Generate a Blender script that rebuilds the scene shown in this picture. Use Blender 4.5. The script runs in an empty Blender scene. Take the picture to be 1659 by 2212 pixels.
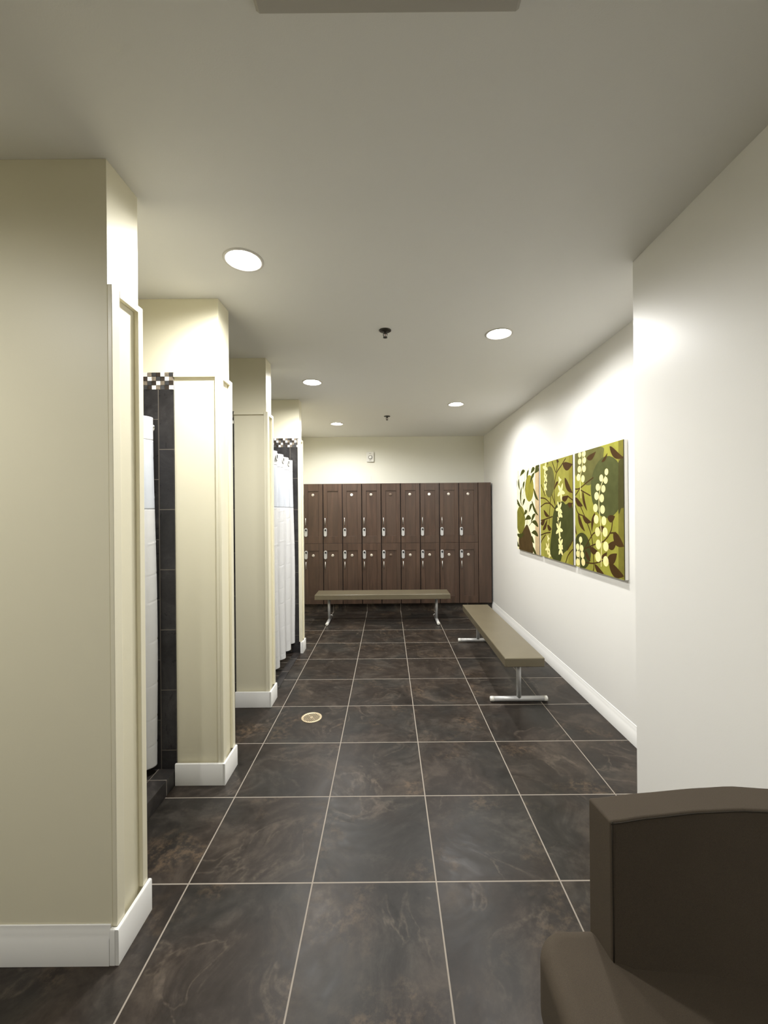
import bpy, bmesh, math, random
from mathutils import Vector, Matrix
random.seed(7)
PI = math.pi
sc = bpy.context.scene
COL = sc.collection

# ------------------------------------------------------------------ camera, world, exposure
cam_d = bpy.data.cameras.new('camera')
cam = bpy.data.objects.new('camera', cam_d); COL.objects.link(cam)
cam_d.sensor_fit = 'HORIZONTAL'; cam_d.sensor_width = 36.0
cam_d.lens = 887.56 / 1659.0 * 36.0
cam_d.shift_x = -(837.285 - 829.5) / 1659.0
cam_d.shift_y = -(1106.0 - 1102.407) / 1659.0
cam_d.clip_start = 0.02; cam_d.clip_end = 60
cam.location = (0, 0, 1.5)
cam.rotation_euler = (PI / 2, 0.0087, 0)
sc.camera = cam

wd = bpy.data.worlds.new('world'); sc.world = wd; wd.use_nodes = True
wd.node_tree.nodes['Background'].inputs[0].default_value = (0.9, 0.85, 0.75, 1)
wd.node_tree.nodes['Background'].inputs[1].default_value = 0.0

sc.view_settings.view_transform = 'Standard'
sc.view_settings.look = 'None'
sc.view_settings.exposure = 0.86
sc.view_settings.gamma = 1.0
sc.view_settings.use_curve_mapping = False
cy = sc.cycles
cy.use_denoising = True
try: cy.denoiser = 'OPENIMAGEDENOISE'
except Exception: pass
cy.max_bounces = 12; cy.diffuse_bounces = 8; cy.glossy_bounces = 4; cy.transmission_bounces = 6
cy.sample_clamp_indirect = 6.0
cy.caustics_reflective = False; cy.caustics_refractive = False

LAMP_W = 62.0          # watts of every recessed downlight
FILL_POWER = (0.65, 0.62)  # strength of the two added, unseen fill lamps
LAMP_COL = (1.0, 0.990, 0.965)
CEIL = 2.683           # ceiling height
GRID = 0.4995          # floor tile
GX0, GY0 = -0.816, 2.157

# ------------------------------------------------------------------ node helpers
def new_mat(name):
    m = bpy.data.materials.new(name); m.use_nodes = True
    nt = m.node_tree; b = nt.nodes['Principled BSDF']
    return m, nt, b
def N(nt, typ, **kw):
    n = nt.nodes.new(typ)
    for k, v in kw.items():
        if k.startswith('i_'):
            n.inputs[k[2:].replace('_', ' ')].default_value = v
        else: setattr(n, k, v)
    return n
def val(nt, x):
    return x
def M(nt, op, a, b=None, c=None, clamp=False):
    n = nt.nodes.new('ShaderNodeMath'); n.operation = op; n.use_clamp = clamp
    for i, v in enumerate((a, b, c)):
        if v is None: continue
        if isinstance(v, (int, float)): n.inputs[i].default_value = v
        else: nt.links.new(v, n.inputs[i])
    return n.outputs[0]
def mix(nt, fac, a, b, blend='MIX'):
    n = nt.nodes.new('ShaderNodeMix'); n.data_type = 'RGBA'; n.blend_type = blend
    for s, v in ((n.inputs[0], fac), (n.inputs[6], a), (n.inputs[7], b)):
        if isinstance(v, (int, float)): s.default_value = v
        elif isinstance(v, tuple): s.default_value = (*v[:3], 1)
        else: nt.links.new(v, s)
    return n.outputs[2]
def ramp(nt, fac, stops):
    n = nt.nodes.new('ShaderNodeValToRGB'); nt.links.new(fac, n.inputs[0])
    el = n.color_ramp.elements
    while len(el) < len(stops): el.new(0.5)
    for e, (p, c) in zip(el, stops):
        e.position = p; e.color = (*c, 1) if isinstance(c, tuple) else (c, c, c, 1)
    return n.outputs[0]
def maprange(nt, v, a, b, c, d):
    n = nt.nodes.new('ShaderNodeMapRange'); nt.links.new(v, n.inputs[0])
    for i, x in enumerate((a, b, c, d)): n.inputs[i + 1].default_value = x
    return n.outputs[0]
def noise(nt, vec, scale, detail=4, rough=0.55, dist=0.0):
    n = nt.nodes.new('ShaderNodeTexNoise')
    n.inputs['Scale'].default_value = scale; n.inputs['Detail'].default_value = detail
    n.inputs['Roughness'].default_value = rough; n.inputs['Distortion'].default_value = dist
    if vec is not None: nt.links.new(vec, n.inputs['Vector'])
    return n.outputs[0]
def bump(nt, b, h, strength, dist=0.01):
    n = nt.nodes.new('ShaderNodeBump'); n.inputs['Strength'].default_value = strength
    n.inputs['Distance'].default_value = dist
    nt.links.new(h, n.inputs['Height']); nt.links.new(n.outputs[0], b.inputs['Normal'])

def plain(name, col, rough=0.5, metal=0.0, bumpamt=0.0, bscale=200, spec=0.5, var=0.0, vscale=6):
    m, nt, b = new_mat(name)
    b.inputs['Base Color'].default_value = (*col, 1)
    b.inputs['Roughness'].default_value = rough; b.inputs['Metallic'].default_value = metal
    b.inputs['Specular IOR Level'].default_value = spec
    tc = nt.nodes.new('ShaderNodeNewGeometry')
    if var:
        f = noise(nt, tc.outputs['Position'], vscale, 3)
        nt.links.new(mix(nt, maprange(nt, f, 0.35, 0.65, 0, 1), tuple(c * (1 - var) for c in col), tuple(min(1, c * (1 + var)) for c in col)), b.inputs['Base Color'])
    if bumpamt: bump(nt, b, noise(nt, tc.outputs['Position'], bscale, 2), bumpamt, 0.002)
    return m

def slate(name, au, av, su, sv, ou, ov, grout_w, stagger=False, base=1.0, rough=0.36, veins=1.0, cool=0.0, grout=0.9):
    """porcelain slate tiles laid on world axes au/av"""
    m, nt, b = new_mat(name)
    g = nt.nodes.new('ShaderNodeNewGeometry'); sp = nt.nodes.new('ShaderNodeSeparateXYZ')
    nt.links.new(g.outputs['Position'], sp.inputs[0])
    U, V = sp.outputs[au], sp.outputs[av]
    v = M(nt, 'DIVIDE', M(nt, 'SUBTRACT', V, ov), sv)
    u = M(nt, 'DIVIDE', M(nt, 'SUBTRACT', U, ou), su)
    fv = M(nt, 'FLOOR', v)
    if stagger: u = M(nt, 'ADD', u, M(nt, 'MULTIPLY', M(nt, 'FLOORED_MODULO', fv, 2.0), 0.5))
    fu = M(nt, 'FLOOR', u)
    def edge(x, fx, s):
        fr = M(nt, 'SUBTRACT', x, fx)
        return M(nt, 'MULTIPLY', M(nt, 'MINIMUM', fr, M(nt, 'SUBTRACT', 1.0, fr)), s)
    d = M(nt, 'MINIMUM', edge(u, fu, su), edge(v, fv, sv))
    gcol = tuple(grout * k for k in (0.333, 0.294, 0.25))
    grout = maprange(nt, d, grout_w * 0.42, grout_w * 0.58, 1, 0)
    cid = nt.nodes.new('ShaderNodeCombineXYZ'); nt.links.new(fu, cid.inputs[0]); nt.links.new(fv, cid.inputs[1])
    wn = nt.nodes.new('ShaderNodeTexWhiteNoise'); wn.noise_dimensions = '3D'; nt.links.new(cid.outputs[0], wn.inputs['Vector'])
    off = nt.nodes.new('ShaderNodeVectorMath'); off.operation = 'MULTIPLY_ADD'
    nt.links.new(wn.outputs['Color'], off.inputs[0]); off.inputs[1].default_value = (37, 53, 29); nt.links.new(g.outputs['Position'], off.inputs[2])
    P = off.outputs[0]
    # long cloudy sweeps
    warp = nt.nodes.new('ShaderNodeTexNoise'); warp.inputs['Scale'].default_value = 1.6; warp.inputs['Detail'].default_value = 2
    nt.links.new(P, warp.inputs['Vector'])
    pw = nt.nodes.new('ShaderNodeVectorMath'); pw.operation = 'MULTIPLY_ADD'
    nt.links.new(warp.outputs['Color'], pw.inputs[0]); pw.inputs[1].default_value = (1.1, 1.1, 1.1); nt.links.new(P, pw.inputs[2])
    cloud = noise(nt, pw.outputs[0], 3.2, 6, 0.6)
    fine = noise(nt, pw.outputs[0], 14, 6, 0.65)
    hue = noise(nt, P, 2.2, 2)
    grain = noise(nt, P, 34, 5, 0.7)
    tone = M(nt, 'ADD', M(nt, 'MULTIPLY', cloud, 0.55), M(nt, 'ADD', M(nt, 'MULTIPLY', fine, 0.30), M(nt, 'MULTIPLY', grain, 0.15)))
    c1 = ramp(nt, tone, [(0.34, tuple(base * k for k in (0.022, 0.016, 0.012))), (0.50, tuple(base * k for k in (0.056, 0.043, 0.034))), (0.68, tuple(base * k for k in (0.150, 0.118, 0.092)))])
    c1 = mix(nt, maprange(nt, hue, 0.45, 0.62, 0, 0.7), c1, ramp(nt, tone, [(0.34, tuple(base * k for k in (0.022, 0.021, 0.019))), (0.52, tuple(base * k for k in (0.050, 0.048, 0.043))), (0.70, tuple(base * k for k in (0.118, 0.110, 0.098)))]))
    # sparse sweeping veins and rusty patches
    vn = noise(nt, pw.outputs[0], 2.0, 4, 0.55, 0.5)
    ridge = M(nt, 'ABSOLUTE', M(nt, 'SUBTRACT', vn, 0.52))
    zone = maprange(nt, noise(nt, P, 2.6, 2), 0.46, 0.60, 0, 1)
    vein = M(nt, 'MULTIPLY', M(nt, 'MULTIPLY', maprange(nt, ridge, 0.0, 0.022, 1, 0), maprange(nt, grain, 0.38, 0.6, 0.2, 1)), zone)
    c2 = mix(nt, M(nt, 'MULTIPLY', vein, 0.42 * veins), c1, tuple(base * k for k in (0.27, 0.215, 0.165)))
    patch = M(nt, 'MULTIPLY', maprange(nt, noise(nt, P, 3.4, 3), 0.56, 0.70, 0, 1), maprange(nt, grain, 0.44, 0.62, 0, 1))
    c2 = mix(nt, M(nt, 'MULTIPLY', patch, 0.55 * veins), c2, tuple(base * k for k in (0.27, 0.185, 0.115)))
    if cool: c2 = mix(nt, cool, c2, ramp(nt, tone, [(0.34, tuple(base * k for k in (0.030, 0.029, 0.030))), (0.52, tuple(base * k for k in (0.066, 0.064, 0.067))), (0.70, tuple(base * k for k in (0.135, 0.130, 0.134)))]))
    c3 = mix(nt, grout, c2, gcol)
    nt.links.new(c3, b.inputs['Base Color'])
    r = M(nt, 'ADD', maprange(nt, fine, 0.3, 0.7, rough - 0.05, rough + 0.09), M(nt, 'MULTIPLY', grout, 0.4))
    nt.links.new(r, b.inputs['Roughness'])
    b.inputs['Specular IOR Level'].default_value = 0.20
    h = M(nt, 'SUBTRACT', M(nt, 'MULTIPLY', fine, 0.25), grout)
    bump(nt, b, h, 0.25, 0.004)
    return m

def wood(name):
    m, nt, b = new_mat(name)
    tc = nt.nodes.new('ShaderNodeNewGeometry'); oi = nt.nodes.new('ShaderNodeObjectInfo')
    mp = nt.nodes.new('ShaderNodeMapping'); mp.inputs['Scale'].default_value = (14, 14, 1.4)
    off = nt.nodes.new('ShaderNodeVectorMath'); off.operation = 'ADD'
    cm = nt.nodes.new('ShaderNodeCombineXYZ')
    nt.links.new(M(nt, 'MULTIPLY', oi.outputs['Random'], 31.0), cm.inputs[0]); nt.links.new(M(nt, 'MULTIPLY', oi.outputs['Random'], 17.0), cm.inputs[2])
    nt.links.new(tc.outputs['Position'], off.inputs[0]); nt.links.new(cm.outputs[0], off.inputs[1])
    nt.links.new(off.outputs[0], mp.inputs['Vector'])
    g1 = noise(nt, mp.outputs[0], 1.2, 5, 0.6, 0.4); g2 = noise(nt, mp.outputs[0], 7, 4, 0.6)
    c = ramp(nt, g1, [(0.3, (0.040, 0.023, 0.0145)), (0.55, (0.068, 0.0385, 0.0245)), (0.78, (0.105, 0.062, 0.041))])
    c = mix(nt, M(nt, 'MULTIPLY', maprange(nt, g2, 0.5, 0.7, 0, 1), 0.35), c, (0.045, 0.025, 0.016))
    c = mix(nt, M(nt, 'MULTIPLY', oi.outputs['Random'], 0.35), c, (0.080, 0.053, 0.038))
    nt.links.new(c, b.inputs['Base Color'])
    b.inputs['Roughness'].default_value = 0.42
    bump(nt, b, g2, 0.08, 0.002)
    return m

def fabric(name, col, scale=900):
    m, nt, b = new_mat(name)
    g = nt.nodes.new('ShaderNodeNewGeometry')
    w1 = noise(nt, g.outputs['Position'], scale, 2)
    w2 = noise(nt, g.outputs['Position'], 9, 3)
    c = mix(nt, maprange(nt, w1, 0.35, 0.65, 0, 1), tuple(k * 0.82 for k in col), tuple(k * 1.16 for k in col))
    c = mix(nt, maprange(nt, w2, 0.4, 0.6, 0, 0.18), c, tuple(k * 0.8 for k in col))
    nt.links.new(c, b.inputs['Base Color'])
    b.inputs['Roughness'].default_value = 0.85; b.inputs['Specular IOR Level'].default_value = 0.2
    bump(nt, b, w1, 0.25, 0.001)
    return m

def emis(name, col, strength):
    m, nt, b = new_mat(name)
    b.inputs['Base Color'].default_value = (0.8, 0.8, 0.8, 1)
    b.inputs['Emission Color'].default_value = (*col, 1); b.inputs['Emission Strength'].default_value = strength
    return m

MAT = dict(
    entry=plain('taupe_wall_paint', (0.16, 0.14, 0.115), 0.6),
    ceiling=plain('ceiling_paint', (0.80, 0.795, 0.77), 0.85, bumpamt=0.12, bscale=260, spec=0.25),
    wall=plain('warm_white_paint', (0.79, 0.78, 0.745), 0.40, bumpamt=0.06, bscale=160, spec=0.4),
    backwall=plain('pale_cream_paint', (0.78, 0.77, 0.68), 0.55, bumpamt=0.06, bscale=160, spec=0.3),
    cream=plain('cream_paint', (0.80, 0.757, 0.585), 0.42, bumpamt=0.06, bscale=160, spec=0.4),
    creamtrim=plain('cream_trim_paint', (0.81, 0.768, 0.60), 0.35, spec=0.45),
    base=plain('white_baseboard_paint', (0.82, 0.815, 0.79), 0.28, spec=0.5),
    floor=slate('slate_floor_tile', 0, 1, GRID, GRID, GX0, GY0, 0.0056, base=0.50),
    tile_xz=slate('slate_shower_tile', 2, 0, 0.332, 0.332, 0.187, -1.26, 0.0045, True, 0.55, 0.30, 0.35, 0.85, 0.42),
    tile_yz=slate('slate_shower_side_tile', 2, 1, 0.332, 0.332, 0.187, 1.543, 0.0045, True, 0.55, 0.30, 0.35, 0.85, 0.42),
    tile_far=slate('slate_far_shower_tile', 2, 0, 0.332, 0.332, 0.187, -1.027, 0.0045, True, 0.55, 0.30, 0.35, 0.85, 0.42),
    curb=slate('slate_curb_tile', 0, 1, 0.12, 0.332, -1.273, 1.838, 0.0045, False, 0.6, 0.34, 0.5, 0.5, 0.6),
    sfloor=slate('slate_shower_floor_tile', 0, 1, 0.16, 0.16, -1.0, 1.98, 0.0045, False, 0.55, 0.4, 0.5),
    wood=wood('dark_walnut'),
    carcass=plain('dark_walnut_edge', (0.022, 0.012, 0.008), 0.6),
    steel=plain('brushed_steel', (0.62, 0.61, 0.59), 0.36, 0.8),
    alu=plain('satin_aluminium', (0.56, 0.56, 0.56), 0.42, 0.45),
    chrome=plain('chrome', (0.8, 0.8, 0.8), 0.12, 1.0),
    brass=plain('pale_brass', (0.58, 0.48, 0.32), 0.42, 0.5),
    black=plain('black_plastic', (0.012, 0.012, 0.013), 0.4),
    dark=plain('dark_void', (0.004, 0.004, 0.004), 0.9),
    plastic=plain('white_plastic', (0.72, 0.71, 0.66), 0.4),
    disc=plain('satin_nickel', (0.60, 0.55, 0.48), 0.38, 0.5),
    glint_lens_white=plain('white_glint_and_lens', (0.85, 0.85, 0.82), 0.3),  # lamp glint on metal discs painted as white; also colours the strobe lens
    bench=plain('taupe_laminate', (0.135, 0.115, 0.075), 0.30, spec=0.5, bumpamt=0.02, bscale=400, var=0.05),
    chair=fabric('taupe_upholstery', (0.070, 0.055, 0.039)),
    legdark=plain('dark_leg', (0.015, 0.012, 0.010), 0.45),
    lens=emis('lamp_lens', (1.0, 0.97, 0.92), 50.0),
    reflector=plain('lamp_reflector', (0.16, 0.155, 0.15), 0.35, 0.6),
    trim=plain('lamp_trim', (0.62, 0.60, 0.56), 0.4),
    grey=plain('vent_grey_paint', (0.46, 0.44, 0.40), 0.6),
    canvas_white=plain('white_canvas', (0.84, 0.83, 0.80), 0.7),
    canvas_edge=plain('canvas_edge', (0.05, 0.045, 0.03), 0.7),
    cloth=None,
)
def cloth_mat(name, col, transl):
    m, nt, b = new_mat(name)
    g = nt.nodes.new('ShaderNodeNewGeometry')
    w = noise(nt, g.outputs['Position'], 1200, 2)
    b.inputs['Base Color'].default_value = (*col, 1); b.inputs['Roughness'].default_value = 0.75
    b.inputs['Specular IOR Level'].default_value = 0.3
    tr = nt.nodes.new('ShaderNodeBsdfTranslucent'); tr.inputs[0].default_value = (*col, 1)
    mx = nt.nodes.new('ShaderNodeMixShader'); mx.inputs[0].default_value = transl
    nt.links.new(b.outputs[0], mx.inputs[1]); nt.links.new(tr.outputs[0], mx.inputs[2])
    nt.links.new(mx.outputs[0], nt.nodes['Material Output'].inputs[0])
    cr = noise(nt, g.outputs['Position'], 22, 3, 0.5)
    bump(nt, b, M(nt, 'ADD', M(nt, 'MULTIPLY', w, 0.08), M(nt, 'MULTIPLY', cr, 1.0)), 0.22, 0.012)
    return m
MAT['seam'] = fabric('dark_piping', (0.030, 0.024, 0.017))
MAT['cloth'] = cloth_mat('white_curtain_fabric', (0.80, 0.80, 0.80), 0.25)
MAT['sheer'] = cloth_mat('sheer_curtain_voile', (0.74, 0.77, 0.82), 0.35)

# ------------------------------------------------------------------ geometry helpers
def link(name, bm, mats, parent=None, smooth=False, bevel=0.0, segs=2):
    me = bpy.data.meshes.new(name)
    bmesh.ops.recalc_face_normals(bm, faces=bm.faces[:])
    bm.to_mesh(me); bm.free()
    for m in (mats if isinstance(mats, (list, tuple)) else [mats]): me.materials.append(m)
    o = bpy.data.objects.new(name, me); COL.objects.link(o)
    if smooth:
        for p in me.polygons: p.use_smooth = True
    if bevel:
        md = o.modifiers.new('bevel', 'BEVEL'); md.width = bevel; md.segments = segs
        md.limit_method = 'ANGLE'; md.angle_limit = math.radians(40)
        for p in me.polygons: p.use_smooth = True
        md.harden_normals = True
    if parent is not None:
        o.parent = parent
        bpy.context.view_layer.update() if False else None
    return o
def BM(): return bmesh.new()
def box(bm, x0, x1, y0, y1, z0, z1, mi=0):
    vs = [bm.verts.new(p) for p in ((x0, y0, z0), (x1, y0, z0), (x1, y1, z0), (x0, y1, z0), (x0, y0, z1), (x1, y0, z1), (x1, y1, z1), (x0, y1, z1))]
    for f in ((0, 3, 2, 1), (4, 5, 6, 7), (0, 1, 5, 4), (1, 2, 6, 5), (2, 3, 7, 6), (3, 0, 4, 7)):
        fc = bm.faces.new([vs[i] for i in f]); fc.material_index = mi
    return bm
def lathe(bm, prof, c=(0, 0, 0), axis='z', n=32, mi=0, close=True):
    """prof: (radius, height) list turned about an axis"""
    rings = []
    for r, h in prof:
        ring = []
        for k in range(n):
            a = 2 * PI * k / n; p = (r * math.cos(a), r * math.sin(a), h)
            if axis == 'y': p = (p[0], p[2], p[1])
            if axis == 'x': p = (p[2], p[0], p[1])
            ring.append(bm.verts.new((p[0] + c[0], p[1] + c[1], p[2] + c[2])))
        rings.append(ring)
    for a, b in zip(rings, rings[1:]):
        for k in range(n):
            f = bm.faces.new((a[k], a[(k + 1) % n], b[(k + 1) % n], b[k])); f.material_index = mi; f.smooth = True
    if close:
        for r in (rings[0], rings[-1]):
            f = bm.faces.new(r); f.material_index = mi
    return bm
def tube(bm, pts, r, n=12, mi=0, cap=True):
    pts = [Vector(p) for p in pts]; rings = []
    for i, p in enumerate(pts):
        t = (pts[min(i + 1, len(pts) - 1)] - pts[max(i - 1, 0)]).normalized()
        up = Vector((0, 0, 1)) if abs(t.z) < 0.9 else Vector((1, 0, 0))
        a = t.cross(up).normalized(); b = t.cross(a).normalized()
        rings.append([bm.verts.new(p + (a * math.cos(2 * PI * k / n) + b * math.sin(2 * PI * k / n)) * r) for k in range(n)])
    for a, b in zip(rings, rings[1:]):
        for k in range(n):
            f = bm.faces.new((a[k], a[(k + 1) % n], b[(k + 1) % n], b[k])); f.material_index = mi; f.smooth = True
    if cap:
        for r_ in (rings[0], rings[-1]):
            f = bm.faces.new(r_); f.material_index = mi
    return bm
def prism(bm, pts2, lo, hi, plane='xz', mi=0):
    def P(a, b, h): return {'xz': (a, h, b), 'yz': (h, a, b), 'xy': (a, b, h)}[plane]
    A = [bm.verts.new(P(a, b, lo)) for a, b in pts2]; B = [bm.verts.new(P(a, b, hi)) for a, b in pts2]
    n = len(pts2)
    f = bm.faces.new(A); f.material_index = mi
    f = bm.faces.new(B[::-1]); f.material_index = mi
    for k in range(n):
        f = bm.faces.new((A[k], A[(k + 1) % n], B[(k + 1) % n], B[k])); f.material_index = mi
    return bm
def sweep(bm, prof, p0, p1, mi=0):
    """extrude a closed 2-D profile (distance out, height) from p0 to p1; the profile's outward side is to the left of the run"""
    p0, p1 = Vector(p0), Vector(p1); d = (p1 - p0).normalized(); out = Vector((-d.y, d.x, 0))
    A = [bm.verts.new(p0 + out * a + Vector((0, 0, h))) for a, h in prof]
    B = [bm.verts.new(p1 + out * a + Vector((0, 0, h))) for a, h in prof]
    n = len(prof)
    bm.faces.new(A); bm.faces.new(B[::-1])
    for k in range(n): bm.faces.new((A[k], A[(k + 1) % n], B[(k + 1) % n], B[k]))
    return bm
def thing(name, label, cat, loc=(0, 0, 0), rotz=0.0, group=None):
    o = bpy.data.objects.new(name, None); COL.objects.link(o)
    o.empty_display_size = 0.1
    o.location = loc; o.rotation_euler = (0, 0, rotz); o['label'] = label; o['category'] = cat
    if group: o['group'] = group
    return o
def tag(o, label, cat, group=None):
    o['label'] = label; o['category'] = cat
    if group: o['group'] = group
    return o
def struct(o):
    o['kind'] = 'structure'; return o
def copy_tree(o, parent=None):
    c = o.copy(); COL.objects.link(c)
    if parent is not None: c.parent = parent
    for ch in list(o.children): copy_tree(ch, c)
    return c
# ------------------------------------------------------------------ the room
XR, XN, YN = 1.555, 1.187, 1.974       # right wall, nearer right wall, where they step
YB = 6.60                              # back wall
XL = -2.10                             # back of the showers
Y0 = -3.2                              # wall behind the camera
VOID_L = -2.6
LAMPS = [(-0.668, 1.933), (0.761, 2.768), (-0.683, 3.775), (0.776, 4.603), (-0.680, 5.589)]
FILL_LAMPS = [(-1.80, 0.20), (-0.40, -1.45)]  # added out of view to fill the wing walls and lower walls
R_HOLE = 0.080

b = BM(); box(b, VOID_L - .1, XR + .3, Y0 - .1, YB + .2, -0.12, 0.0)
struct(link('floor', b, MAT['floor']))

# ceiling with round cut-outs for the recessed lamps
b = BM()
def loop(pts):
    vs = [b.verts.new((x, y, CEIL)) for x, y in pts]
    return [b.edges.new((vs[i], vs[(i + 1) % len(vs)])) for i in range(len(vs))]
eds = loop([(VOID_L, Y0), (XR + .2, Y0), (XR + .2, YB + .1), (VOID_L, YB + .1)])
for lx, ly in LAMPS + FILL_LAMPS:
    eds += loop([(lx + R_HOLE * math.cos(2 * PI * k / 40), ly + R_HOLE * math.sin(2 * PI * k / 40)) for k in range(40)])
bmesh.ops.triangle_fill(b, edges=eds, use_beauty=True)
bmesh.ops.reverse_faces(b, faces=[f for f in b.faces if f.normal.z > 0])
up = bmesh.ops.extrude_face_region(b, geom=b.faces[:])
bmesh.ops.translate(b, vec=(0, 0, 0.14), verts=[v for v in up['geom'] if isinstance(v, bmesh.types.BMVert)])
struct(link('ceiling', b, MAT['ceiling']))
b = BM(); box(b, VOID_L - .1, XR + .3, Y0 - .1, YB + .2, CEIL + .145, CEIL + .2)
struct(link('ceiling', b, MAT['ceiling']))

def wall(name, x0, x1, y0, y1, z0, z1, mat):
    bb = BM(); box(bb, x0, x1, y0, y1, z0, z1); return struct(link(name, bb, mat, bevel=0.0012, segs=1))
wall('wall_right', XR, XR + .15, YN - .15, YB + .15, 0, CEIL, MAT['wall'])
wall('wall_right', XN, XR + .14, Y0, YN, 0, CEIL, MAT['wall'])
wall('wall_back', VOID_L, XR + .15, YB, YB + .15, 0, CEIL, MAT['backwall'])
wall('wall_front', VOID_L, XR + .15, Y0 - .12, Y0, 0, CEIL, MAT['entry'])
wall('wall_left', VOID_L - .1, VOID_L, Y0, 1.372, 0, CEIL, MAT['cream'])
wall('wall_left', XL - .1, XL, 1.372, YB, 0, CEIL, MAT['backwall'])
# wing walls that stand between the showers
PIERS = [(1.372, 1.543), (2.278, 2.428), (3.168, 3.306), (4.357, 4.472)]
PX = -0.930
for i, (ya, yb) in enumerate(PIERS):
    wall('wall_left', VOID_L if i == 0 else XL, PX, ya, yb, 0, CEIL, MAT['cream'])
wall('wall_left', XL, -1.41, 4.472, YB, 0, CEIL, MAT['cream'])

# raised panel framing on the wing walls: stiles and top rail of square moulding
ZT, ZB = 2.265, 0.118
FR = 0.015
def frame_side(ya, yb, k):
    """frame on the aisle side (faces +X)"""
    x0, x1 = PX, PX + FR; w = 0.026
    bb = BM()
    box(bb, x0, x1, ya - FR, ya + w, ZB, ZT); box(bb, x0, x1, yb - w, yb + (0.010 if k else 0.004), ZB, ZT)
    box(bb, x0, x1, ya + w, yb - w, ZT - w, ZT)
    return bb
for k, (ya, yb) in enumerate(PIERS):
    struct(link('trim_%d' % (2 * k + 1), frame_side(ya if k else ya + FR, yb, k), MAT['creamtrim'], bevel=0.002))
for k, (ya, yb) in enumerate(PIERS[1:], 1):
    bb = BM(); xl = -1.176 if k < 3 else PX
    box(bb, PX - 0.016, PX - 0.0001, ya - FR, ya - .0005, ZB, ZT)
    if k < 3: box(bb, xl, PX - 0.016, ya - FR, ya - .0005, ZT - 0.020, ZT)
    struct(link('trim_%d' % (2 * k + 2), bb, MAT['creamtrim'], bevel=0.002))

# baseboards
BP = [(0, 0), (0.0125, 0), (0.0125, 0.115), (0.010, 0.119), (0, 0.119)]
BPF = [(0, 0), (0.014, 0), (0.014, 0.088), (0.011, 0.092), (0.011, 0.104), (0.006, 0.114), (0.004, 0.128), (0, 0.130)]
def base(name, segs, prof=BP, mat='base'):
    bb = BM()
    for p0, p1 in segs: sweep(bb, prof, p0, p1)
    return struct(link(name, bb, MAT[mat], bevel=0.0012, segs=1))
for k, (ya, yb) in enumerate(PIERS):
    q = PX + FR
    segs = [((q, yb + 0.010, 0), (q, ya - FR - 0.0125 if k else ya - 0.0125, 0))]
    if k == 1 or k == 2: segs.append(((q, ya - FR, 0), (-1.178, ya - FR, 0)))
    if k == 3: segs.append(((q, ya - FR, 0), (PX - 0.002, ya - FR, 0)))
    if k == 0: segs.append(((q, ya - .0005, 0), (PX - 0.003, ya - .0005, 0)))
    base('baseboard_left', segs)
base('baseboard_left', [((PX - 0.003, 1.3715, 0), (VOID_L, 1.3715, 0))], BPF)
base('baseboard_left', [((-1.41, 6.10, 0), (-1.41, 4.4725, 0))])
base('baseboard_right', [((XR, YN, 0), (XR, 6.115, 0))], BPF)
base('baseboard_right', [((XN, Y0, 0), (XN, YN, 0))], BPF)

# ------------------------------------------------------------------ showers: tile facings, curbs, mosaic bands
def facing(name, x0, x1, y0, y1, z0, z1, mat):
    bb = BM(); box(bb, x0, x1, y0, y1, z0, z1); return struct(link(name, bb, mat))
ZM = 2.177
BAYS = [(1.543, 2.278, -1.177), (2.428, 3.168, -1.177), (3.306, 4.357, -0.934)]
for ya, yb, xe in BAYS:
    facing('wall_left', XL + .012, xe, yb - .010, yb - .0005, 0.005, ZM, MAT['tile_far' if xe > -1 else 'tile_xz'])
    facing('wall_left', XL + .012, xe - .003, ya + .0005, ya + .010, 0.005, ZM, MAT['tile_xz'])
    facing('wall_left', XL + .0005, XL + .012, ya, yb, 0.005, ZM, MAT['tile_yz'])
mos_m = [plain('mosaic_white', (0.80, 0.79, 0.75), 0.2, var=0.08, vscale=60), plain('mosaic_tan', (0.21, 0.175, 0.135), 0.12, var=0.25, vscale=60),
         plain('mosaic_grey', (0.055, 0.055, 0.058), 0.25, var=0.3, vscale=40), plain('mosaic_brown', (0.042, 0.032, 0.027), 0.14, var=0.3, vscale=40), plain('mosaic_grout', (0.20, 0.19, 0.17), 0.8)]
SH = [1, 2, 0, 3]
for ya, yb, xe in BAYS:
    bb = BM(); box(bb, XL + .012, xe, yb - .007, yb - .0005, ZM, 2.272, 4)
    s = 0.0238; n = int((xe - XL) / s) - 1
    for r in range(4):
        for cidx in range(n):
            x1 = xe - 0.0008 - cidx * s; z1 = 2.272 - r * s
            k = ((7 - cidx) - SH[r]) % 4
            k = (0, 1, 2, 3)[k]
            if k and random.random() < 0.1: k = random.choice((2, 3))
            box(bb, x1 - s + .0018, x1, yb - .0105, yb - .006, z1 - s + .0018, z1, k)
    struct(link('wall_left', bb, mos_m))
# curbs at the raised showers, flush tiled threshold at the wide one
for ya, yb, xe in BAYS[:2]:
    bb = BM(); box(bb, -1.335, -1.180, ya + .010, yb - .012, 0.0, 0.085)
    struct(link('trim_9' if ya < 2 else 'trim_10', bb, MAT['curb'], bevel=0.003))
    facing('floor', XL + .012, -1.335, ya + .010, yb - .010, 0.0, 0.02, MAT['sfloor'])
bb = BM(); box(bb, -1.003, -0.934, 3.318, 4.346, 0.0, 0.006); box(bb, -1.0031, -0.9339, 3.318, 4.346, 0.0, 0.002)
struct(link('trim_11', bb, MAT['curb'], bevel=0.002))
facing('floor', XL + .012, -1.003, 3.316, 4.347, 0.0, 0.003, MAT['sfloor'])

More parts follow.
